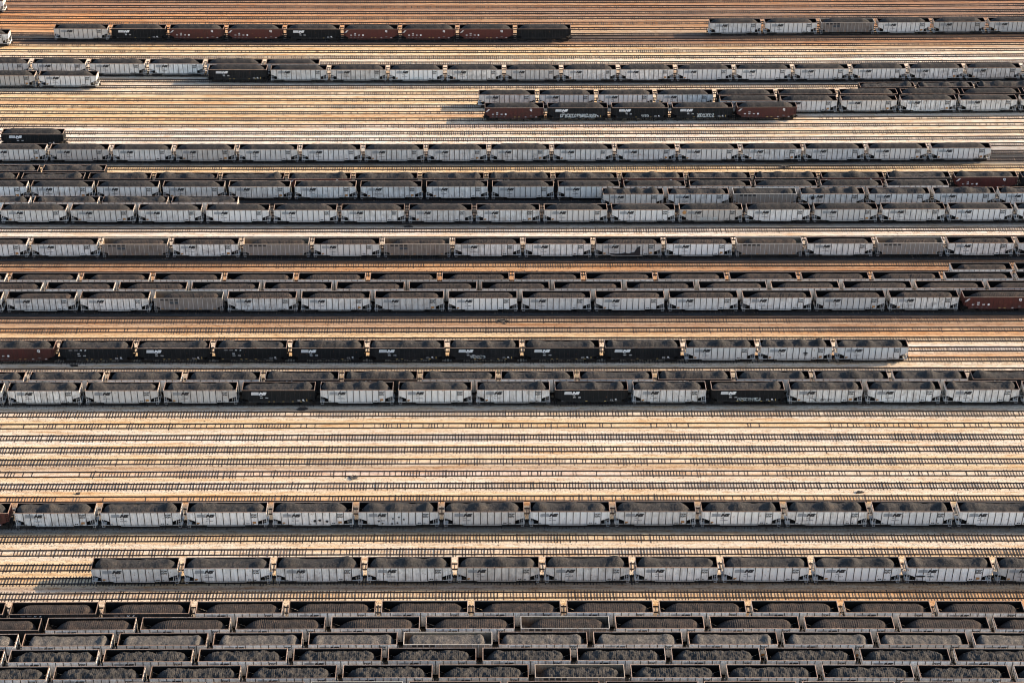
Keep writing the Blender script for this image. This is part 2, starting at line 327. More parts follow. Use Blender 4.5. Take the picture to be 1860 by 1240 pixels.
def rail_mesh(Y, off, name, xr):
    X = np.linspace(-xr, xr, 60); y = bend(Y, X) + off
    prof = [(-.07, .0), (.07, .0), (.07, .03), (.025, .05), (.025, .15), (.048, .165), (.048, .225), (-.048, .225), (-.048, .165), (-.025, .15), (-.025, .05), (-.07, .03)]
    k = len(prof); v = []; f = []
    for i in range(len(X)):
        for a, b_ in prof: v.append((X[i], y[i] + a, b_))
    for i in range(len(X) - 1):
        for j in range(k): q = (j + 1) % k; f.append((i * k + j, i * k + q, (i + 1) * k + q, (i + 1) * k + j))
    me = bpy.data.meshes.new(name); me.from_pydata(v, [], f); me.materials.append(M['rail']); me.update(); return me
tone_variants = []
words = ['first', 'second', 'third', 'fourth', 'fifth', 'sixth', 'seventh', 'eighth', 'ninth', 'tenth', 'eleventh', 'twelfth', 'thirteenth', 'fourteenth', 'fifteenth', 'sixteenth', 'seventeenth', 'eighteenth', 'nineteenth']
single = []
for q in range(8):
    tn = np.array([[.062, .044, .034]]) * (.6 + .25 * q)
    single.append(tie_mesh(np.zeros(1), np.zeros(1), np.zeros(1), np.array([2.6]), np.array([.215]), np.zeros(1), tn, 'sleeper'))
below = None; cnt = 0
for Y in sorted(TY, reverse=True):
    s_ = F / depth(Y, 0); xr = 960 / s_ + 28
    n = int(2 * xr / TIE); cx = (np.arange(n) - n / 2) * TIE + rng.normal(0, .025, n)
    cy = bend(Y, cx) + rng.normal(0, .05, n)
    rz = rng.normal(0, .028, n)
    # slowly varying state: some stretches are blown over with dust, some freshly tied
    cover = BURIED.get(Y, .0)
    slow = np.interp(cx, np.linspace(-240, 240, 60), rng.normal(0, .017, 60))
    zt = .033 - cover + slow + rng.normal(0, .014, n)
    zt = np.minimum(zt, .07)
    ln = rng.normal(2.6, .04, n); wd = rng.normal(.21, .03, n)
    base = np.array([.062, .044, .034]); tn = base[None] * rng.uniform(.5, 1.9, n)[:, None]
    old = rng.rand(n) < .15; tn[old] = np.array([.17, .12, .085]) * rng.uniform(.7, 1.3, old.sum())[:, None]
    if Y in occupied: desc = 'railway track carrying ' + occupied[Y][4]; below = occupied[Y][4]; cnt = 0
    else:
        desc = ('%s empty railway track below %s' % (words[cnt], below)) if below else ('%s empty railway track from the top edge' % words[cnt]); cnt += 1
    T = thing('railway_track', (0, 0, 0), desc, 'railway track', 'parallel tracks of the rail yard')
    part('rail', rail_mesh(Y, -.7535, 'rail', xr), T); part('rail', rail_mesh(Y, .7535, 'rail', xr), T)
    keep = np.ones(n, bool)
    if Y in OPEN_NEAR:
        i0 = int(np.argmin(abs(cx - (-PX) / s_))) + 3
        for i in range(i0, i0 + 100):
            o = part('sleeper', single[rng.randint(8)], T)
            o.location = (cx[i], cy[i], zt[i]); o.rotation_euler = (0, 0, rz[i]); keep[i] = False
    o = part('sleepers', tie_mesh(cx[keep], cy[keep], rz[keep], ln[keep], wd[keep], zt[keep], tn[keep], 'sleepers'), T)
    o['kind'] = 'stuff'

# ------------------------------------------------------------------ coal loads
ZR = 4.12; ZS = 1.2; HW = 1.525
def coal_mesh(style, seed, Lc):
    R = random.Random(seed); nx_, ny_ = 200, 15
    hl = Lc / 2 - .10; hw = 1.40
    if style == 'loaf' or style == 'loafb': crown, edge, xl, xr_, Ll, Lr = R.uniform(-.05, .12), -.50, -hl + R.uniform(.3, .9), hl - R.uniform(.35, .7), R.uniform(2.4, 3.6), 1.3
    elif style == 'loafhi': crown, edge, xl, xr_, Ll, Lr = R.uniform(.55, .78), -.2, -hl + R.uniform(.0, .4), hl - R.uniform(.5, 1.1), R.uniform(2.4, 3.4), 2.3
    elif style == 'heap': crown, edge, xl, xr_, Ll, Lr = .0, -.28, -hl + R.uniform(-.1, .3), hl - R.uniform(.1, .7), 1.4, 1.5
    elif style == 'block': crown, edge, xl, xr_, Ll, Lr = R.uniform(-.30, -.2), -.52, -hl + R.uniform(.1, .5), hl - R.uniform(.3, .7), .9, 1.0
    else: crown, edge, xl, xr_, Ll, Lr = R.uniform(-.12, .02), -.5, -hl + R.uniform(.2, .8), hl - R.uniform(.4, .8), 1.9, 1.2
    if style == 'loafb': crown -= .12
    humps = []
    if style == 'heap':
        n = R.choice([2, 3, 3, 4]); p = xl + 1.6
        for i in range(n):
            humps.append((xl + 1.5 + (xr_ - xl - 3) * (i + R.uniform(-.18, .18)) / max(1, n - 1), R.uniform(.45, 1.05), R.uniform(1.0, 2.1), R.uniform(-.25, .25)))
    if style == 'block':
        humps = [(xr_ - R.uniform(1.0, 1.8), R.uniform(.15, .35), .7, 0), (xl + R.uniform(.8, 1.6), R.uniform(.05, .2), .6, 0), (R.uniform(-3, 3), R.uniform(-.1, .05), .5, 0)]
        if R.random() < .18: humps += [(xr_ - 3.2 - k * .5, .14, .16, 0) for k in range(4)]
    o = Vector((seed * 17.3, seed * 3.1, 0)); v = []
    rough = {'loaf': .05, 'loafb': .05, 'loafhi': .05, 'heap': .09, 'block': .09, 'rough': .22}[style]
    rip = {'loaf': .028, 'loafb': .034, 'rough': .03}.get(style, .0)
    wl = R.uniform(.30, .38); ph = R.uniform(0, 6)
    for i in range(nx_):
        x = -hl + 2 * hl * i / (nx_ - 1)
        for j in range(ny_):
            tt = -1 + 2 * j / (ny_ - 1); y = tt * hw
            cr = 1 - abs(tt) ** (2.0 if style != 'block' else 4.0)
            z = edge + (crown - edge) * cr
            for hx, hh, hs, hy in humps:
                z += hh * math.exp(-((x - hx) / hs) ** 2) * (1 - min(1, abs(tt - hy * .6)) ** 2 * (.8 if style == 'heap' else .5))
            # long ends: right end rounded in plan and steep, left end a longer slope
            wob = .25 * noise.noise(Vector((y * .8, seed, 3.1)))
            dr = (xr_ + wob) - x - 0.55 * tt * tt * (1.0 if style != 'block' else .4)
            if dr < Lr: k = (Lr - dr) / Lr; z -= 1.15 * k * k * (1 if k < 1 else 1) * (1.15 if k > 1 else 1)
            dl = x - (xl + wob) - .4 * tt * tt
            if dl < Ll: k = (Ll - dl) / Ll; z -= (1.7 if style in ('loaf', 'loafb') else 1.25) * k * k
            P_ = Vector((x, y, 0))
            z += rough * noise.noise(P_ * .75 + o) * 1.6 + rough * .8 * noise.noise(P_ * 1.9 + o) + rough * .4 * noise.noise(P_ * 4.5 + o)
            if rip: z += rip * math.sin(6.283 * (x + .1 * noise.noise(P_ * .6 + o)) / wl + ph) * (.4 + .6 * abs(noise.noise(Vector((x * .5, seed, 7))) * 2))
            v.append((x, y, ZR + max(z, -2.6)))
    f = [(i * ny_ + j, (i + 1) * ny_ + j, (i + 1) * ny_ + j + 1, i * ny_ + j + 1) for i in range(nx_ - 1) for j in range(ny_ - 1)]
    me = bpy.data.meshes.new('coal_load'); me.from_pydata(v, [], f)
    me.materials.append(M[{'loaf': 'coal_brown', 'loafb': 'coal_brown', 'block': 'coal_grey', 'rough': 'coal_mid'}.get(style, 'coal')])
    me.polygons.foreach_set('use_smooth', [True] * len(f)); me.update(); return me

# ------------------------------------------------------------------ text and emblems
def text_mesh(txt, h, mat, shear=0.0, bold=0.0, width=None, name='lettering'):
    c_ = bpy.data.curves.new('t', 'FONT'); c_.body = txt; c_.size = 1; c_.shear = shear; c_.offset = bold; c_.resolution_u = 3
    o = bpy.data.objects.new('t', c_); COL.objects.link(o)
    dg = bpy.context.evaluated_depsgraph_get(); me = bpy.data.meshes.new_from_object(o.evaluated_get(dg))
    bpy.data.objects.remove(o)
    v = np.zeros(len(me.vertices) * 3); me.vertices.foreach_get('co', v); v = v.reshape(-1, 3)
    v -= v.min(0); s_ = h / v[:, 1].max(); sx = s_ if width is None else width / v[:, 0].max()
    out = [(a * sx, b_ * s_) for a, b_, _ in v]; fs = [tuple(p.vertices) for p in me.polygons]
    bpy.data.meshes.remove(me); return out, fs
def add_text(mb, txt, x, z, h, y, mi, shear=0.0, bold=0.0, width=None):
    vs, fs = text_mesh(txt, h, None, shear, bold, width)
    k = len(mb.v); mb.v += [(x + a, y, z + b_) for a, b_ in vs]
    for f in fs: mb.f.append(tuple(k + i for i in f)); mb.m.append(mi)
def rect(mb, x0, x1, z0, z1, y, mi): mb.quad((x0, y, z0), (x1, y, z0), (x1, y, z1), (x0, y, z1), mi)
def logo_mesh(Lc, mats, wide=1.0):
    mb = MB(); y = -HW - .034; x = -Lc / 2 + .125 * Lc; z = ZR - 1.14; h = .72; bh = .092 if mats[0] != 'white' else .112
    for i in range(5): rect(mb, x + i * .02, x + 1.62 - .0 * i, z + i * h / 5 + .01, z + i * h / 5 + bh, y, 0)
    add_text(mb, 'NS', x + 1.62, z, h, y - .03, 1, .34, .085, 1.7)
    return mb.mesh('logo', mats)
def scribble(mb, x0, x1, z0, z1, y, mi, seed, th=.05):
    R = random.Random(seed); x = x0
    while x < x1:
        w_ = R.uniform(.35, .7); n = R.randint(5, 9)
        pts = [(x + w_ * (.5 + .5 * math.cos(k * 6.28 / n * R.choice([1, 1, 2]) + R.random())), z0 + (z1 - z0) * (.5 + .5 * math.sin(k * 6.28 / n + R.random()))) for k in range(n)]
        for a, b_ in zip(pts, pts[1:]):
            d = Vector((b_[0] - a[0], b_[1] - a[1])); l = d.length
            if l < .05: continue
            nn = Vector((-d.y, d.x)) / l * th; mb.quad((a[0] - nn.x, y, a[1] - nn.y), (b_[0] - nn.x, y, b_[1] - nn.y), (b_[0] + nn.x, y, b_[1] + nn.y), (a[0] + nn.x, y, a[1] + nn.y), mi)
        x += w_ * 1.05

# ------------------------------------------------------------------ gondola kinds
LEN = dict(silver=14.6, black=15.4, red=14.8, brown=14.8)
GE = {}
def build_kind(kind):
    Lc = LEN[kind]; hl = Lc / 2; K = {}
    fa, fb, nrib, zo, zi, rw, rd = dict(silver=(.105, .89, 10, 2.70, 2.0, .11, .055), black=(.085, .915, 14, 2.2, 1.7, .06, .05), red=(.08, .90, 13, 2.2, 1.6, .075, .05), brown=(.085, .915, 13, 2.3, 1.7, .11, .06))[kind]
    xa, xb = -hl + fa * Lc, -hl + fb * Lc; ty = HW - .03; mats = [kind, kind + '_rib', 'inner_tan' if kind == 'brown' else 'inner', 'under']
    mb = MB()
    for sgn in (-1, 1):
        y0, y1 = (-ty, -ty + .03) if sgn < 0 else (ty - .03, ty)
        pts = [(-hl, zo), (xa, zi), (xa, ZS), (xb, ZS), (xb, zi), (hl, zo), (hl, ZR - .1), (-hl, ZR - .1)]
        # split into convex pieces, butted edge to edge
        for pc in ([(-hl, zo), (xa, zi), (xa, ZR - .1), (-hl, ZR - .1)], [(xa, ZS), (xb, ZS), (xb, ZR - .1), (xa, ZR - .1)], [(xb, zi), (hl, zo), (hl, ZR - .1), (xb, ZR - .1)]): mb.prism_y(pc, y0, y1, 0)
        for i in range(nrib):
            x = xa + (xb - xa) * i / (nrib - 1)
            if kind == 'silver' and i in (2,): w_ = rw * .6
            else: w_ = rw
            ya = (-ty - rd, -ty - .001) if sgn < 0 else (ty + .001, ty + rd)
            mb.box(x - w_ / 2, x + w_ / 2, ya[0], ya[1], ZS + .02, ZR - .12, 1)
        ya = (-ty - .028, -ty - .001) if sgn < 0 else (ty + .001, ty + .028)
        mb.box(xa, xb, ya[0], ya[1], ZS - .005, ZS + .075, 0 if kind != 'black' else 1)
        # lower side sill lip between the trucks
        ya = (-ty + .05, -ty + .09) if sgn < 0 else (ty - .09, ty - .05)
        if kind in ('silver', 'red'): mb.box(-hl + .24 * Lc, -hl + .72 * Lc, ya[0], ya[1], ZS - .30, ZS - .17, 1 if kind == 'brown' else 0)
    iw = ty - .031
    # inner lining just inside the side sheets, slope sheets, end sheets, floor
    for y in (-iw, iw):
        mb.box(-hl + .04, hl - .04, y - .004 if y < 0 else y - .012, y + .012 if y < 0 else y + .004, zo + .02, ZR - .12, 2)
        mb.box(xa + .02, xb - .02, y - .004 if y < 0 else y - .012, y + .012 if y < 0 else y + .004, ZS + .1, zo + .018, 2)
        ya, yb = (y - .004, y + .012) if y < 0 else (y - .012, y + .004)
        mb.prism_y([(-hl + .065, zo), (xa + .018, zi + .02), (xa + .018, zo + .018), (-hl + .065, zo + .018)], ya, yb, 2)
        mb.prism_y([(xb - .018, zi + .02), (hl - .065, zo), (hl - .065, zo + .018), (xb - .018, zo + .018)], ya, yb, 2)
    for s_ in (-1, 1):
        e = s_ * hl; xi = xa - .0 if s_ < 0 else xb
        a, b_ = sorted((e - s_ * .03, e - s_ * .06)); mb.box(a, b_, -iw + .02, iw - .02, zo, ZR - .12, 2)
        a, b_ = sorted((e, e - s_ * .028)); mb.box(a, b_, -ty, ty, zo, ZR - .1, 0)
        for yy in (-.9, 0, .9):
            a, b_ = sorted((e + s_ * .001, e + s_ * .06)); mb.box(a, b_, yy - .05, yy + .05, zo, ZR - .12, 1)
        xi2 = xi - s_ * 1.0
        mb.quad((e - s_ * .06, -iw + .02, zo), (e - s_ * .06, iw - .02, zo), (xi2, iw - .02, ZS + .12), (xi2, -iw + .02, ZS + .12), 2)
        mb.quad((e - s_ * .04, -iw + .02, zo - .04), (e - s_ * .04, iw - .02, zo - .04), (xi2, iw - .02, ZS + .06), (xi2, -iw + .02, ZS + .06), 3)
    mb.box(xa + 1.0, xb - 1.0, -iw + .02, iw - .02, ZS + .04, ZS + .10, 3)
    mb.box(-hl - .25, hl + .25, -.28, .28, .78, 1.10, 3)                       # centre sill
    for i in range(4):                                                          # hopper / tub bottoms between the trucks
        x = -hl + Lc * (.27 + .115 * i); mb.prism_y([(x + .25, .62), (x + 1.05, .62), (x + 1.4, ZS + .02), (x - .1, ZS + .02)], -1.05, 1.05, 3)
    K['body'] = mb.mesh('body', mats)
    mb = MB()                                                                  # rim: four butted bars
    mb.box(-hl - .04, hl + .04, -HW - .02, -HW + .07, ZR - .09, ZR); mb.box(-hl - .04, hl + .04, HW - .07, HW + .02, ZR - .09, ZR)
    mb.box(-hl - .04, -hl + .08, -HW + .07, HW - .07, ZR - .09, ZR); mb.box(hl - .08, hl + .04, -HW + .07, HW - .07, ZR - .09, ZR)
    K['rim'] = mb.mesh('rim', ['rim_pale' if kind == 'brown' else 'rim'])
    for s_, nm in ((-1, 'end_frame'), (1, 'end_frame2')):
        mb = MB(); e = s_ * hl
        for yy in (-HW + .03, HW - .13):
            a, b_ = sorted((e - s_ * .10, e)); mb.box(a, b_, yy, yy + .10, ZS + .07, zo + .0)
            xi = xa if s_ < 0 else xb
            a, b_ = sorted((e + s_ * .05, xi)); mb.box(a, b_, yy, yy + .07, ZS - .03, ZS + .065)
            None if s_ < 0 else mb.box(xb + (hl - xb) * .45, xb + (hl - xb) * .45 + .06, yy + .01, yy + .07, ZS + .07, zi + (zo - zi) * .42)
        a, b_ = sorted((e - s_ * .02, e + s_ * .12)); mb.box(a, b_, -HW + .13, HW - .13, ZS - .14, ZS + .02)
        mb.box(*sorted((e + s_ * .2, e - s_ * .7)), -1.2, 1.2, ZS - .20, ZS - .145)   # end platform
        K[nm] = mb.mesh('end_frame', [kind if kind in ('silver', 'brown') else 'under'])
        mb = MB(); mb.box(*sorted((e + s_ * .25, e + s_ * .58)), -.13, .13, .78, 1.04); mb.box(*sorted((e + s_ * .42, e + s_ * .58)), -.2, .2, .74, 1.08)
        K[nm + 'c'] = mb.mesh('coupler', ['under'])
        for side, sn in ((-1, 'n'), (1, 'f')):
            mb = MB(); yl = side * (HW + .05); x0, x1 = sorted((e - s_ * .06, e - s_ * .50))
            z0, z1 = ZS - .45, (ZR - .2)
            for x in (x0, x1): mb.box(x - .02, x + .02, yl - .02, yl + .02, z0, z1)
            for i in range(8): zz = z0 + .05 + i * (z1 - z0 - .1) / 7; mb.box(x0 + .02, x1 - .02, yl - .015, yl + .015, zz - .015, zz + .015)
            for zz in (z1 - .1, ZS + .2): mb.box(x0 - .01, x0 + .01, min(yl, side * (HW - .05)), max(yl, side * (HW - .05)), zz - .01, zz + .01)
            K[nm + sn] = mb.mesh('ladder', ['grab' if kind != 'black' and kind != 'red' else 'under'])
    # truck
    mb = MB()
    for yy in (-1.12, .98):
        mb.prism_y([(-1.15, .56), (-.95, .50), (-.35, .34), (.35, .34), (.95, .50), (1.15, .56), (1.15, .74), (.4, .92), (-.4, .92), (-1.15, .74)], yy, yy + .14)
    mb.box(-.22, .22, -.97, .97, .55, .80); K['truck'] = mb.mesh('truck', ['under'])
    mb = MB()
    for yy in (-.80, .68): mb.cyl_y(0, 0, .42, yy, yy + .12); mb.cyl_y(0, 0, .45, yy + (.121 if yy < 0 else -.031), yy + (.151 if yy < 0 else -.001))
    mb.cyl_y(0, 0, .08, -1.1, 1.1, 8); K['wheel'] = mb.mesh('wheelset', ['under'])
    return K
KIND = {}
def kget(k):
    if k not in KIND: KIND[k] = build_kind(k)
    return KIND[k]
logo_s = logo_mesh(LEN['silver'], ['stripe', 'ink']); logo_k = logo_mesh(LEN['black'], ['white', 'white'])
YD = -HW - .034
R0 = random.Random(3)
def digits(n): return ''.join(R0.choice('0123456789') for _ in range(n))
def silver_lettering():
    mb = MB(); Lc = LEN['silver']; xa = -Lc / 2 + .105 * Lc; pw = .0872 * Lc
    add_text(mb, 'TOP', xa + 8.02 * pw, ZR - .78, .38, YD - .03, 0, .3, .045, 1.1)
    add_text(mb, 'GON', xa + 7.96 * pw, ZR - 1.26, .38, YD - .03, 0, .3, .045, 1.14)
    add_text(mb, 'NS', xa + 1.55 * pw, ZR - 1.58, .22, YD, 1, 0, .01, .42)
    add_text(mb, digits(2) + ' ' + digits(3), xa + 1.50 * pw, ZR - 2.12, .25, YD, 1, 0, .012, 1.35)
    rect(mb, xa + 7.3 * pw, xa + 7.48 * pw, ZS + .22, ZS + .42, YD, 0); rect(mb, xa + 7.56 * pw, xa + 7.74 * pw, ZS + .22, ZS + .42, YD, 0)
    rect(mb, xa + 8.15 * pw, xa + 8.38 * pw, ZS + .14, ZS + .30, YD, 0); rect(mb, xa + .12 * pw, xa + .4 * pw, ZS + .14, ZS + .28, YD, 0)
    if R0.random() < .35: rect(mb, xa + .15 * pw, xa + .55 * pw, ZS + .31, ZS + .6, YD, 2)
    if R0.random() < .3: rect(mb, xa + 8.2 * pw, xa + 8.7 * pw, ZS + .33, ZS + .8, YD, 2)
    return mb.mesh('lettering', ['ink', 'dim', 'orange'])
def black_lettering(spaced):
    mb = MB(); Lc = LEN['black']; x0 = -Lc / 2 + .13 * Lc
    if spaced:
        for i in range(2): rect(mb, x0 + i * 1.15, x0 + .8 + i * 1.15, ZR - .62, ZR - .36, YD, 1)
        add_text(mb, 'N', x0 + 2.35, ZR - .64, .3, YD, 0, .3, .03, .5); add_text(mb, 'S', x0 + 3.3, ZR - .64, .3, YD, 0, .3, .03, .45)
    add_text(mb, 'NS', x0 + 1.75, ZR - 1.45, .24, YD, 0, 0, .02, .5)
    add_text(mb, digits(3), x0 + 1.75, ZR - 1.95, .24, YD, 0, 0, .02, .6); add_text(mb, digits(3), x0 + 2.9, ZR - 1.95, .24, YD, 0, 0, .02, .6)
    for fx in (.09, .35, .42, .55, .68, .79):
        if R0.random() < .8: mi = R0.choice([1, 2, 2]); rect(mb, -Lc / 2 + fx * Lc, -Lc / 2 + fx * Lc + .4, ZS + .14, ZS + .24, YD, mi)
    x = -Lc / 2 + .76 * Lc
    for (a, b_, c_, d) in ((x, x + .55, ZS + .3, ZS + .34), (x, x + .55, ZS + .56, ZS + .6), (x, x + .04, ZS + .345, ZS + .555), (x + .51, x + .55, ZS + .345, ZS + .555)): rect(mb, a, b_, c_, d, YD, 0)
    rect(mb, x + 1.0, x + 1.35, ZS + .5, ZS + .72, YD, 0); rect(mb, x + 1.05, x + 1.5, ZS + .3, ZS + .36, YD, 0)
    if R0.random() < .4: rect(mb, x + 1.9, x + 2.02, ZS + .25, ZS + .75, YD, 2)
    return mb.mesh('lettering', ['white', 'dim', 'yellow'])
def red_lettering():
    mb = MB(); Lc = LEN['red']; x0 = -Lc / 2
    # slanted white device in the top left corner
    for i in range(4): mb.quad((x0 + .15 + i * .17, YD, ZR - 1.15 + i * .18), (x0 + .75 + i * .15, YD, ZR - 1.05 + i * .18), (x0 + .85 + i * .15, YD, ZR - .93 + i * .18), (x0 + .3 + i * .17, YD, ZR - 1.02 + i * .18), 0)
    xx = x0 + 1.75
    add_text(mb, digits(2), xx, ZR - 2.0, .3, YD, 0, 0, .03, .5); add_text(mb, digits(2), xx + 1.1, ZR - 2.0, .3, YD, 0, 0, .03, .5); add_text(mb, digits(2), xx + 2.2, ZR - 2.0, .3, YD, 0, 0, .03, .5)
    add_text(mb, 'NS', xx + 1.1, ZR - 1.5, .28, YD, 0, 0, .03, .5)
    for i in range(4): rect(mb, xx + i * 1.0, xx + i * 1.0 + .4, ZS + .28, ZS + .44, YD, 1)
    k = len(mb.v); n = 12; mb.v += [(xx + 3.5 + .25 * math.cos(a * 6.283 / n), YD, ZR - 1.85 + .25 * math.sin(a * 6.283 / n)) for a in range(n)]; mb.f.append(tuple(range(k, k + n))); mb.m.append(0)
    xr_ = x0 + .765 * Lc; add_text(mb, 'Q', xr_, ZR - 1.05, .75, YD, 0, 0, .05, .62)
    rect(mb, xr_ + .05, xr_ + .6, ZS + .45, ZS + .7, YD, 1)
    for fx in (.5, .57, .68, .86): rect(mb, x0 + fx * Lc, x0 + fx * Lc + .42, ZS + .2, ZS + .32, YD, 2 if fx < .6 else 0)
    return mb.mesh('lettering', ['white', 'dim', 'yellow'])
def brown_lettering(i):
    mb = MB(); Lc = LEN['brown']; pw = (.83 * Lc) / 12; xa = -Lc / 2 + .085 * Lc
    for k in range(4): rect(mb, xa + k * pw + .14, xa + (k + 1) * pw - .14, ZR - .62, ZR - .2, YD + .05, 0)
    if i != 1:
        for k in (2, 3): rect(mb, xa + k * pw + .14, xa + (k + 1) * pw - .14, ZR - 1.45, ZR - .85, YD + .05, 1)
    for k in (0, 3, 5, 8, 11): rect(mb, xa + k * pw + .2, xa + k * pw + .7, ZS + .18, ZS + .34, YD + .05, 2)
    return mb.mesh('lettering', ['ink', 'bluepatch', 'orange'])
LET = dict(s=[silver_lettering() for _ in range(10)], k=[black_lettering(False) for _ in range(5)], t=[black_lettering(True) for _ in range(4)], r=[red_lettering() for _ in range(4)], b=[brown_lettering(i) for i in range(3)])
CO = {}
for st_, n in (('loaf', 7), ('loafb', 7), ('loafhi', 9), ('heap', 14), ('block', 7), ('rough', 9)):
    for kd in ('silver', 'black'): CO[st_, kd] = [coal_mesh(st_, i * 7 + (3 if kd == 'black' else 0) + len(st_) * 31, LEN['silver'] if kd == 'silver' else LEN['black']) for i in range(n if kd == 'silver' else (n + 1) // 2)]

# special marks seen on single cars: (descriptor, car index) -> kind of mark
def disc(mb, x, z, rx, rz_, mi, seed=0):
    R = random.Random(seed); k = len(mb.v); n = 14
    mb.v += [(x + rx * math.cos(a * 6.283 / n) * R.uniform(.85, 1.1), YD - .026, z + rz_ * math.sin(a * 6.283 / n) * R.uniform(.85, 1.1)) for a in range(n)]
    mb.f.append(tuple(range(k, k + n))); mb.m.append(mi)
def poly(mb, pts, mi):
    k = len(mb.v); mb.v += [(x, YD - .026, z) for x, z in pts]; mb.f.append(tuple(range(k, k + len(pts)))); mb.m.append(mi)
SP = {}
def sp_mark(y, i, fn, label, nm='stain'): SP[(y, i)] = (fn, label, nm)
sp_mark(440.6, 1, lambda mb: [disc(mb, x, 1.6, .4, .35, 0, q) for q, x in enumerate((-6.0, -2.2, -1.0, 2.3, 3.4))], 'row of dark round stains')
sp_mark(265.0, 4, lambda mb: [disc(mb, x, z, .28, .28, 0, q) for q, (x, z) in enumerate(((.4, 2.1), (1.3, 2.25), (2.6, 2.0)))][:2], 'two dark round spots')
sp_mark(362.4, 9, lambda mb: [poly(mb, [(-4.6, 1.75), (-3.8, 1.35), (-2.5, 1.2), (2.6, 1.2), (2.6, 3.55), (2.0, 3.2), (1.6, 2.6), (1.3, 1.95), (.6, 1.8), (0, 1.6), (-.8, 1.85), (-1.6, 1.6), (-3.0, 1.55)], 0)], 'black coal spill stain over the lower side')
sp_mark(385.9, 3, lambda mb: [disc(mb, -4.6, 3.0, .42, .55, 0, 3)], 'black oval spot')
sp_mark(265.0, 5, lambda mb: [disc(mb, x, z, .16, .2, 0, q) for q, (x, z) in enumerate(((-3.6, 2.0), (-2.9, 1.5), (-1.2, 1.45), (-.2, 1.6), (-1.0, 2.6), (.1, 2.9), (1.0, 2.4)))], 'scattered dark specks')
sp_mark(389.9, 5, lambda mb: scribble(mb, -3.5, -.2, 1.4, 2.0, YD - .026, 1, 5, .06), 'pale scribbled graffiti', 'graffiti')
sp_mark(378.3, 10, lambda mb: (scribble(mb, -2.4, 1.6, 1.4, 2.0, YD - .026, 1, 8, .05), disc(mb, -6.2, 3.4, .5, .5, 2, 4)), 'pale scribbled graffiti and a rusty corner', 'graffiti')
sp_mark(304.1, 11, lambda mb: scribble(mb, -2.6, 1.6, 1.4, 1.95, YD - .026, 0, 9, .03), 'thin scribbled graffiti', 'graffiti')
sp_mark(249.3, 9, lambda mb: [disc(mb, -4.9, 2.2, .9, .22, 0, 7), disc(mb, -3.2, 2.15, .5, .12, 0, 2)], 'dark smear')
sp_mark(432.8, 1, lambda mb: scribble(mb, -4.4, 4.6, 1.35, 2.3, YD - .026, 1, 21, .12), 'dense pale graffiti', 'graffiti')
sp_mark(432.8, 3, lambda mb: scribble(mb, -1.6, 2.8, 1.35, 2.35, YD - .026, 1, 23, .11), 'dense pale graffiti', 'graffiti')
sp_mark(432.8, 2, lambda mb: scribble(mb, .2, 2.2, 1.5, 2.1, YD - .026, 1, 26, .06), 'pale graffiti', 'graffiti')
sp_mark(319.5, 6, lambda mb: scribble(mb, -3.2, .0, 1.6, 2.25, YD - .026, 1, 24, .06), 'pale graffiti', 'graffiti')
sp_mark(304.1, 10, lambda mb: scribble(mb, -2.2, 2.6, 1.45, 2.2, YD - .026, 1, 25, .06), 'row of white graffiti', 'graffiti')
sp_mark(456.3, 3, lambda mb: scribble(mb, -1.0, 1.4, 1.35, 1.8, YD - .026, 1, 27, .05), 'pale scribbled graffiti', 'graffiti')
sp_mark(319.5, 10, lambda mb: [disc(mb, 1.9, 2.7, .5, .25, 0, 2), disc(mb, 1.9, 2.3, .3, .1, 0, 2)], 'dark smudge')

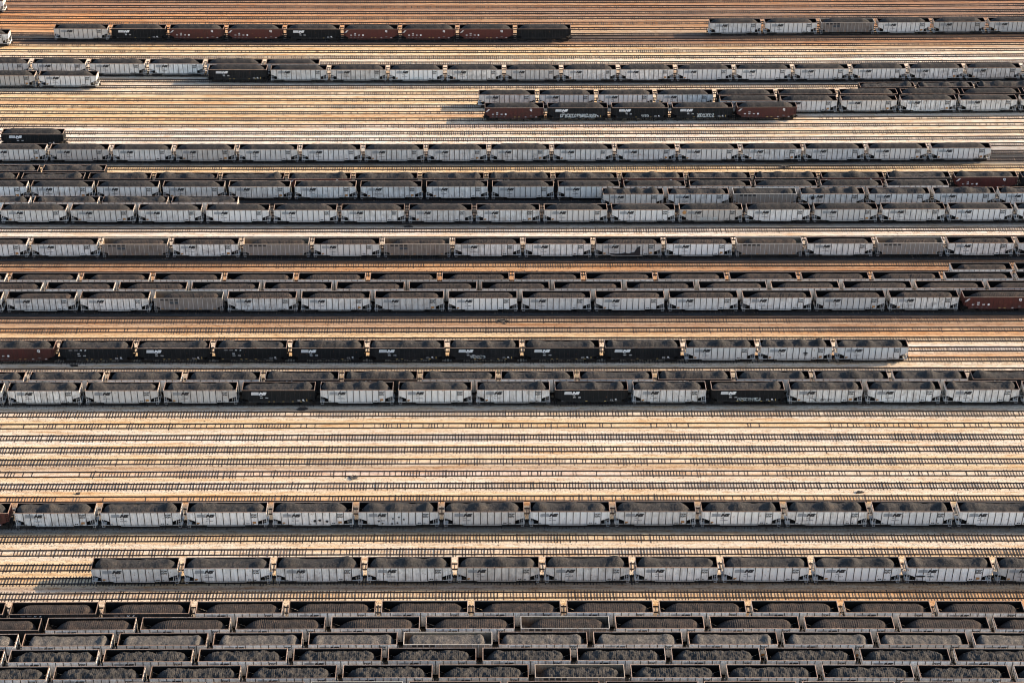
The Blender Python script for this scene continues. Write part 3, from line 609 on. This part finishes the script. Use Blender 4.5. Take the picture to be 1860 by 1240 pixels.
kinds = dict(s=('silver', 'silver'), k=('black', 'black'), g=('black', 'black'), t=('black', 'black'), p=('black', 'black'), r=('red', 'oxide red'), b=('brown', 'tan ribbed'))
extra = dict(s='', k='', g='with graffiti ', t='', p='unlettered ', r='', b='')
R1 = random.Random(77); ncar = 0; lastcoal = {}
for (Y, gaps, types, style, desc) in TR:
    zt_ = ZR; yn_ = Y - HW
    if gaps[-1] > 1840 and gaps[-1] < 2000: gaps = gaps + [gaps[-1] + gaps[-1] - gaps[-2]]; types = types[:len(gaps) - 2].ljust(len(gaps) - 2, types[-1]) + 's'
    n = len(gaps) - 1
    vis = [i for i in range(n) if gaps[i + 1] > 2 and gaps[i] < 1985]
    order = {i: q for q, i in enumerate(vis)}; seen = [i for i in vis if gaps[i] < 1858]
    for i in range(n):
        if i not in order: continue
        ty = types[min(i, len(types) - 1)]; kd, word = kinds[ty]; K = kget(kd)
        pa, pb = gaps[i], gaps[i + 1]; dep = depth(yn_, zt_)
        xa_, xb_ = (pa - PX) * dep / F, (pb - PX) * dep / F
        # the outer ends of a train are read at the car's own end, inner boundaries at the middle of the gap
        ea = 0.0 if (i == 0 and pa > 0) else .56; eb = 0.0 if (i == n - 1 and pb < 1800) or (i == n - 1 and Y in (409.3, 479.6, 503.2)) else .56
        if i == n - 1 and pb > 1802.5: eb = .56
        xa_ += ea; xb_ -= eb
        cx_ = (xa_ + xb_) / 2; ln_ = xb_ - xa_; rz_ = math.atan(slope(Y, cx_))
        pos = order[i]
        where = '%s from the left' % words[pos]
        if len(seen) > 1 and i == seen[-1]: where = 'last at the right'
        if i not in seen: where = 'past the right edge'
        lab = '%s %sgondola, %s in %s' % (word, extra[ty], where, desc)
        if len(seen) == 1 and i in seen: lab = '%s %sgondola of coal, on %s' % (word, extra[ty], desc)
        lab = ' '.join(lab.split())
        root = thing('coal_gondola', (cx_, float(bend(Y, cx_)), 0), lab, 'coal gondola', 'coal gondolas standing in trains', rz_)
        root.scale = (ln_ / LEN[kd], 1, 1)
        tone = R1.gauss(1.0, .10) if ty == 's' else R1.gauss(1, .12)
        tone = max(.6, min(1.1, tone)); wm = R1.uniform(-.02, .03)
        if ty == 's' and R1.random() < (.2 if Y > 370 else .1): tone *= R1.uniform(.62, .82); wm += R1.uniform(-.01, .03)
        if Y > 400 and ty == 's': tone *= 1.0
        colr = (tone * (1 + wm), tone, tone * (1 - wm), 1)
        part('body', K['body'], root, colr); part('rim', K['rim'], root, (lambda q, h_: (q * (1 + h_), q, q * (1 - h_), 1))(R1.uniform(.55, 1.35), R1.uniform(-.05, .18)))
        st2 = style
        if style == 'heap' and Y > 390 and ty in 's': st2 = 'heap'
        pool = CO[st2, 'silver' if kd != 'black' else 'black']
        c_ = R1.randrange(len(pool))
        if lastcoal.get(Y) == c_: c_ = (c_ + 1) % len(pool)
        lastcoal[Y] = c_
        part('coal_load', pool[c_], root)
        for nm in ('end_frame', 'end_frame2'):
            e = part('end_frame', K[nm], root, colr); part('coupler', K[nm + 'c'], e)
            part('ladder', K[nm + 'n'], root); part('ladder', K[nm + 'f'], root)
        for s_ in (-1, 1):
            tk = part('truck', K['truck'], root); tk.location.x = s_ * (LEN[kd] / 2 - 1.75)
            for q in (-.86, .86):
                wv = part('wheelset', K['wheel'], tk); wv.location = (q, 0, .61)
        if ty == 's': part('logo', logo_s, root)
        elif ty in 'kg': part('logo', logo_k, root)
        if ty != 'p': part('lettering', R1.choice(LET['k' if ty == 'g' else ty]), root)
        if (Y, i) in SP:
            fn, lb, nm = SP[(Y, i)]; mb = MB(); fn(mb); part(nm, mb.mesh(nm, ['patch', 'graf', 'orange']), root, label=lb)
        ncar += 1
print('cars', ncar)

# ------------------------------------------------------------------ small things lying about
def heap_obj(name, px, py, rx, ry, h, label, cat, seed, mats):
    R = random.Random(seed); y = y_at(py); x = x_at(px, y, 0); mb = MB()
    for i in range(16):
        a = R.uniform(0, 6.28); r = math.sqrt(R.random()); cx_, cy_ = r * rx * math.cos(a), r * ry * math.sin(a); l = R.uniform(.5, 1.1) * rx * .7
        d = R.gauss(0, .5); z = h * (1 - r) * R.uniform(.6, 1) + .05
        mb.bar((cx_ - l * math.cos(d) / 2, cy_ - l * math.sin(d) / 2, z), (cx_ + l * math.cos(d) / 2, cy_ + l * math.sin(d) / 2, z + R.uniform(-.1, .1)), R.uniform(.06, .12), R.randrange(len(mats)))
    nv = 14                                                            # low mound of spoil under the timbers
    for ring in range(3):
        pass
    k = len(mb.v); mb.v.append((0, 0, h * .6))
    for a in range(nv): rr = R.uniform(.8, 1.1); mb.v.append((rx * rr * math.cos(a * 6.283 / nv), ry * rr * math.sin(a * 6.283 / nv), -.1))
    for a in range(nv): mb.f.append((k, k + 1 + a, k + 1 + (a + 1) % nv)); mb.m.append(0)
    return thing(name, (x, y, 0), label, cat, me=mb.mesh(name, mats))
M['timber'] = flat('grey_timber', (.16, .13, .10)); M['spoil'] = flat('dark_spoil', (.045, .038, .033))
heap_obj('scrap_heap', 644, 867, .9, .5, .45, 'small heap of broken grey timbers beside an empty track', 'scrap heap', 1, ['timber', 'spoil'])
heap_obj('scrap_heap', 1425, 304, 1.1, .6, .5, 'dark scrap heap on the track above the central block', 'scrap heap', 2, ['spoil', 'timber'])
heap_obj('scrap_heap', 914, 584, 1.3, .9, .45, 'dusty grey scrap heap between the reddish tracks', 'scrap heap', 3, ['timber', 'spoil'])
heap_obj('coal_spill', 741, 412, 1.0, .35, .3, 'small black coal spill in the shade of the central block', 'coal spill', 4, ['spoil'])
heap_obj('coal_spill', 1562, 894, .8, .25, .15, 'flat dark spill between empty tracks at lower right', 'coal spill', 5, ['spoil'])
heap_obj('coal_spill', 549, 743, 1.3, .35, .25, 'dark spill below the silver car left of centre', 'coal spill', 6, ['spoil'])
heap_obj('coal_spill', 135, 664, .9, .3, .3, 'dark spill beside the mostly black train', 'coal spill', 7, ['spoil'])
heap_obj('coal_spill', 142, 896, .4, .2, .12, 'little dark spill at the lower left', 'coal spill', 8, ['spoil'])
# litter: countless fragments of coal and wood on the ballast
R2 = random.Random(9); mb = MB()
opn = [yy for yy in TY if yy not in occupied]
for i in range(2600):
    yy = R2.choice(opn) + R2.choice([-1, 1]) * R2.uniform(1.35, 2.0); x = R2.uniform(-165, 165)
    if yy > 420 and R2.random() < .5: continue
    l = R2.uniform(.05, .22) * R2.choice([.6, 1, 1]); yb = float(bend(yy, x)); k = len(mb.v); a = R2.uniform(0, 3.14)
    ca_, sa_ = math.cos(a) * l, math.sin(a) * l; h = R2.uniform(.03, .1)
    mb.v += [(x - ca_, yb - sa_, -.1), (x + sa_ * .6, yb - ca_ * .6, -.1), (x + ca_, yb + sa_, -.1), (x - sa_ * .6, yb + ca_ * .6, -.1), (x, yb, -.02 + h)]
    mb.f += [(k, k + 1, k + 4), (k + 1, k + 2, k + 4), (k + 2, k + 3, k + 4), (k + 3, k, k + 4)]; mb.m += [R2.choice([0, 0, 1])] * 4
lt = bpy.data.objects.new('coal_fragments', mb.mesh('coal_fragments', ['spoil', 'timber'])); COL.objects.link(lt); lt['kind'] = 'stuff'; lt['label'] = 'dark fragments of coal and wood strewn over the ballast'; lt['category'] = 'debris'
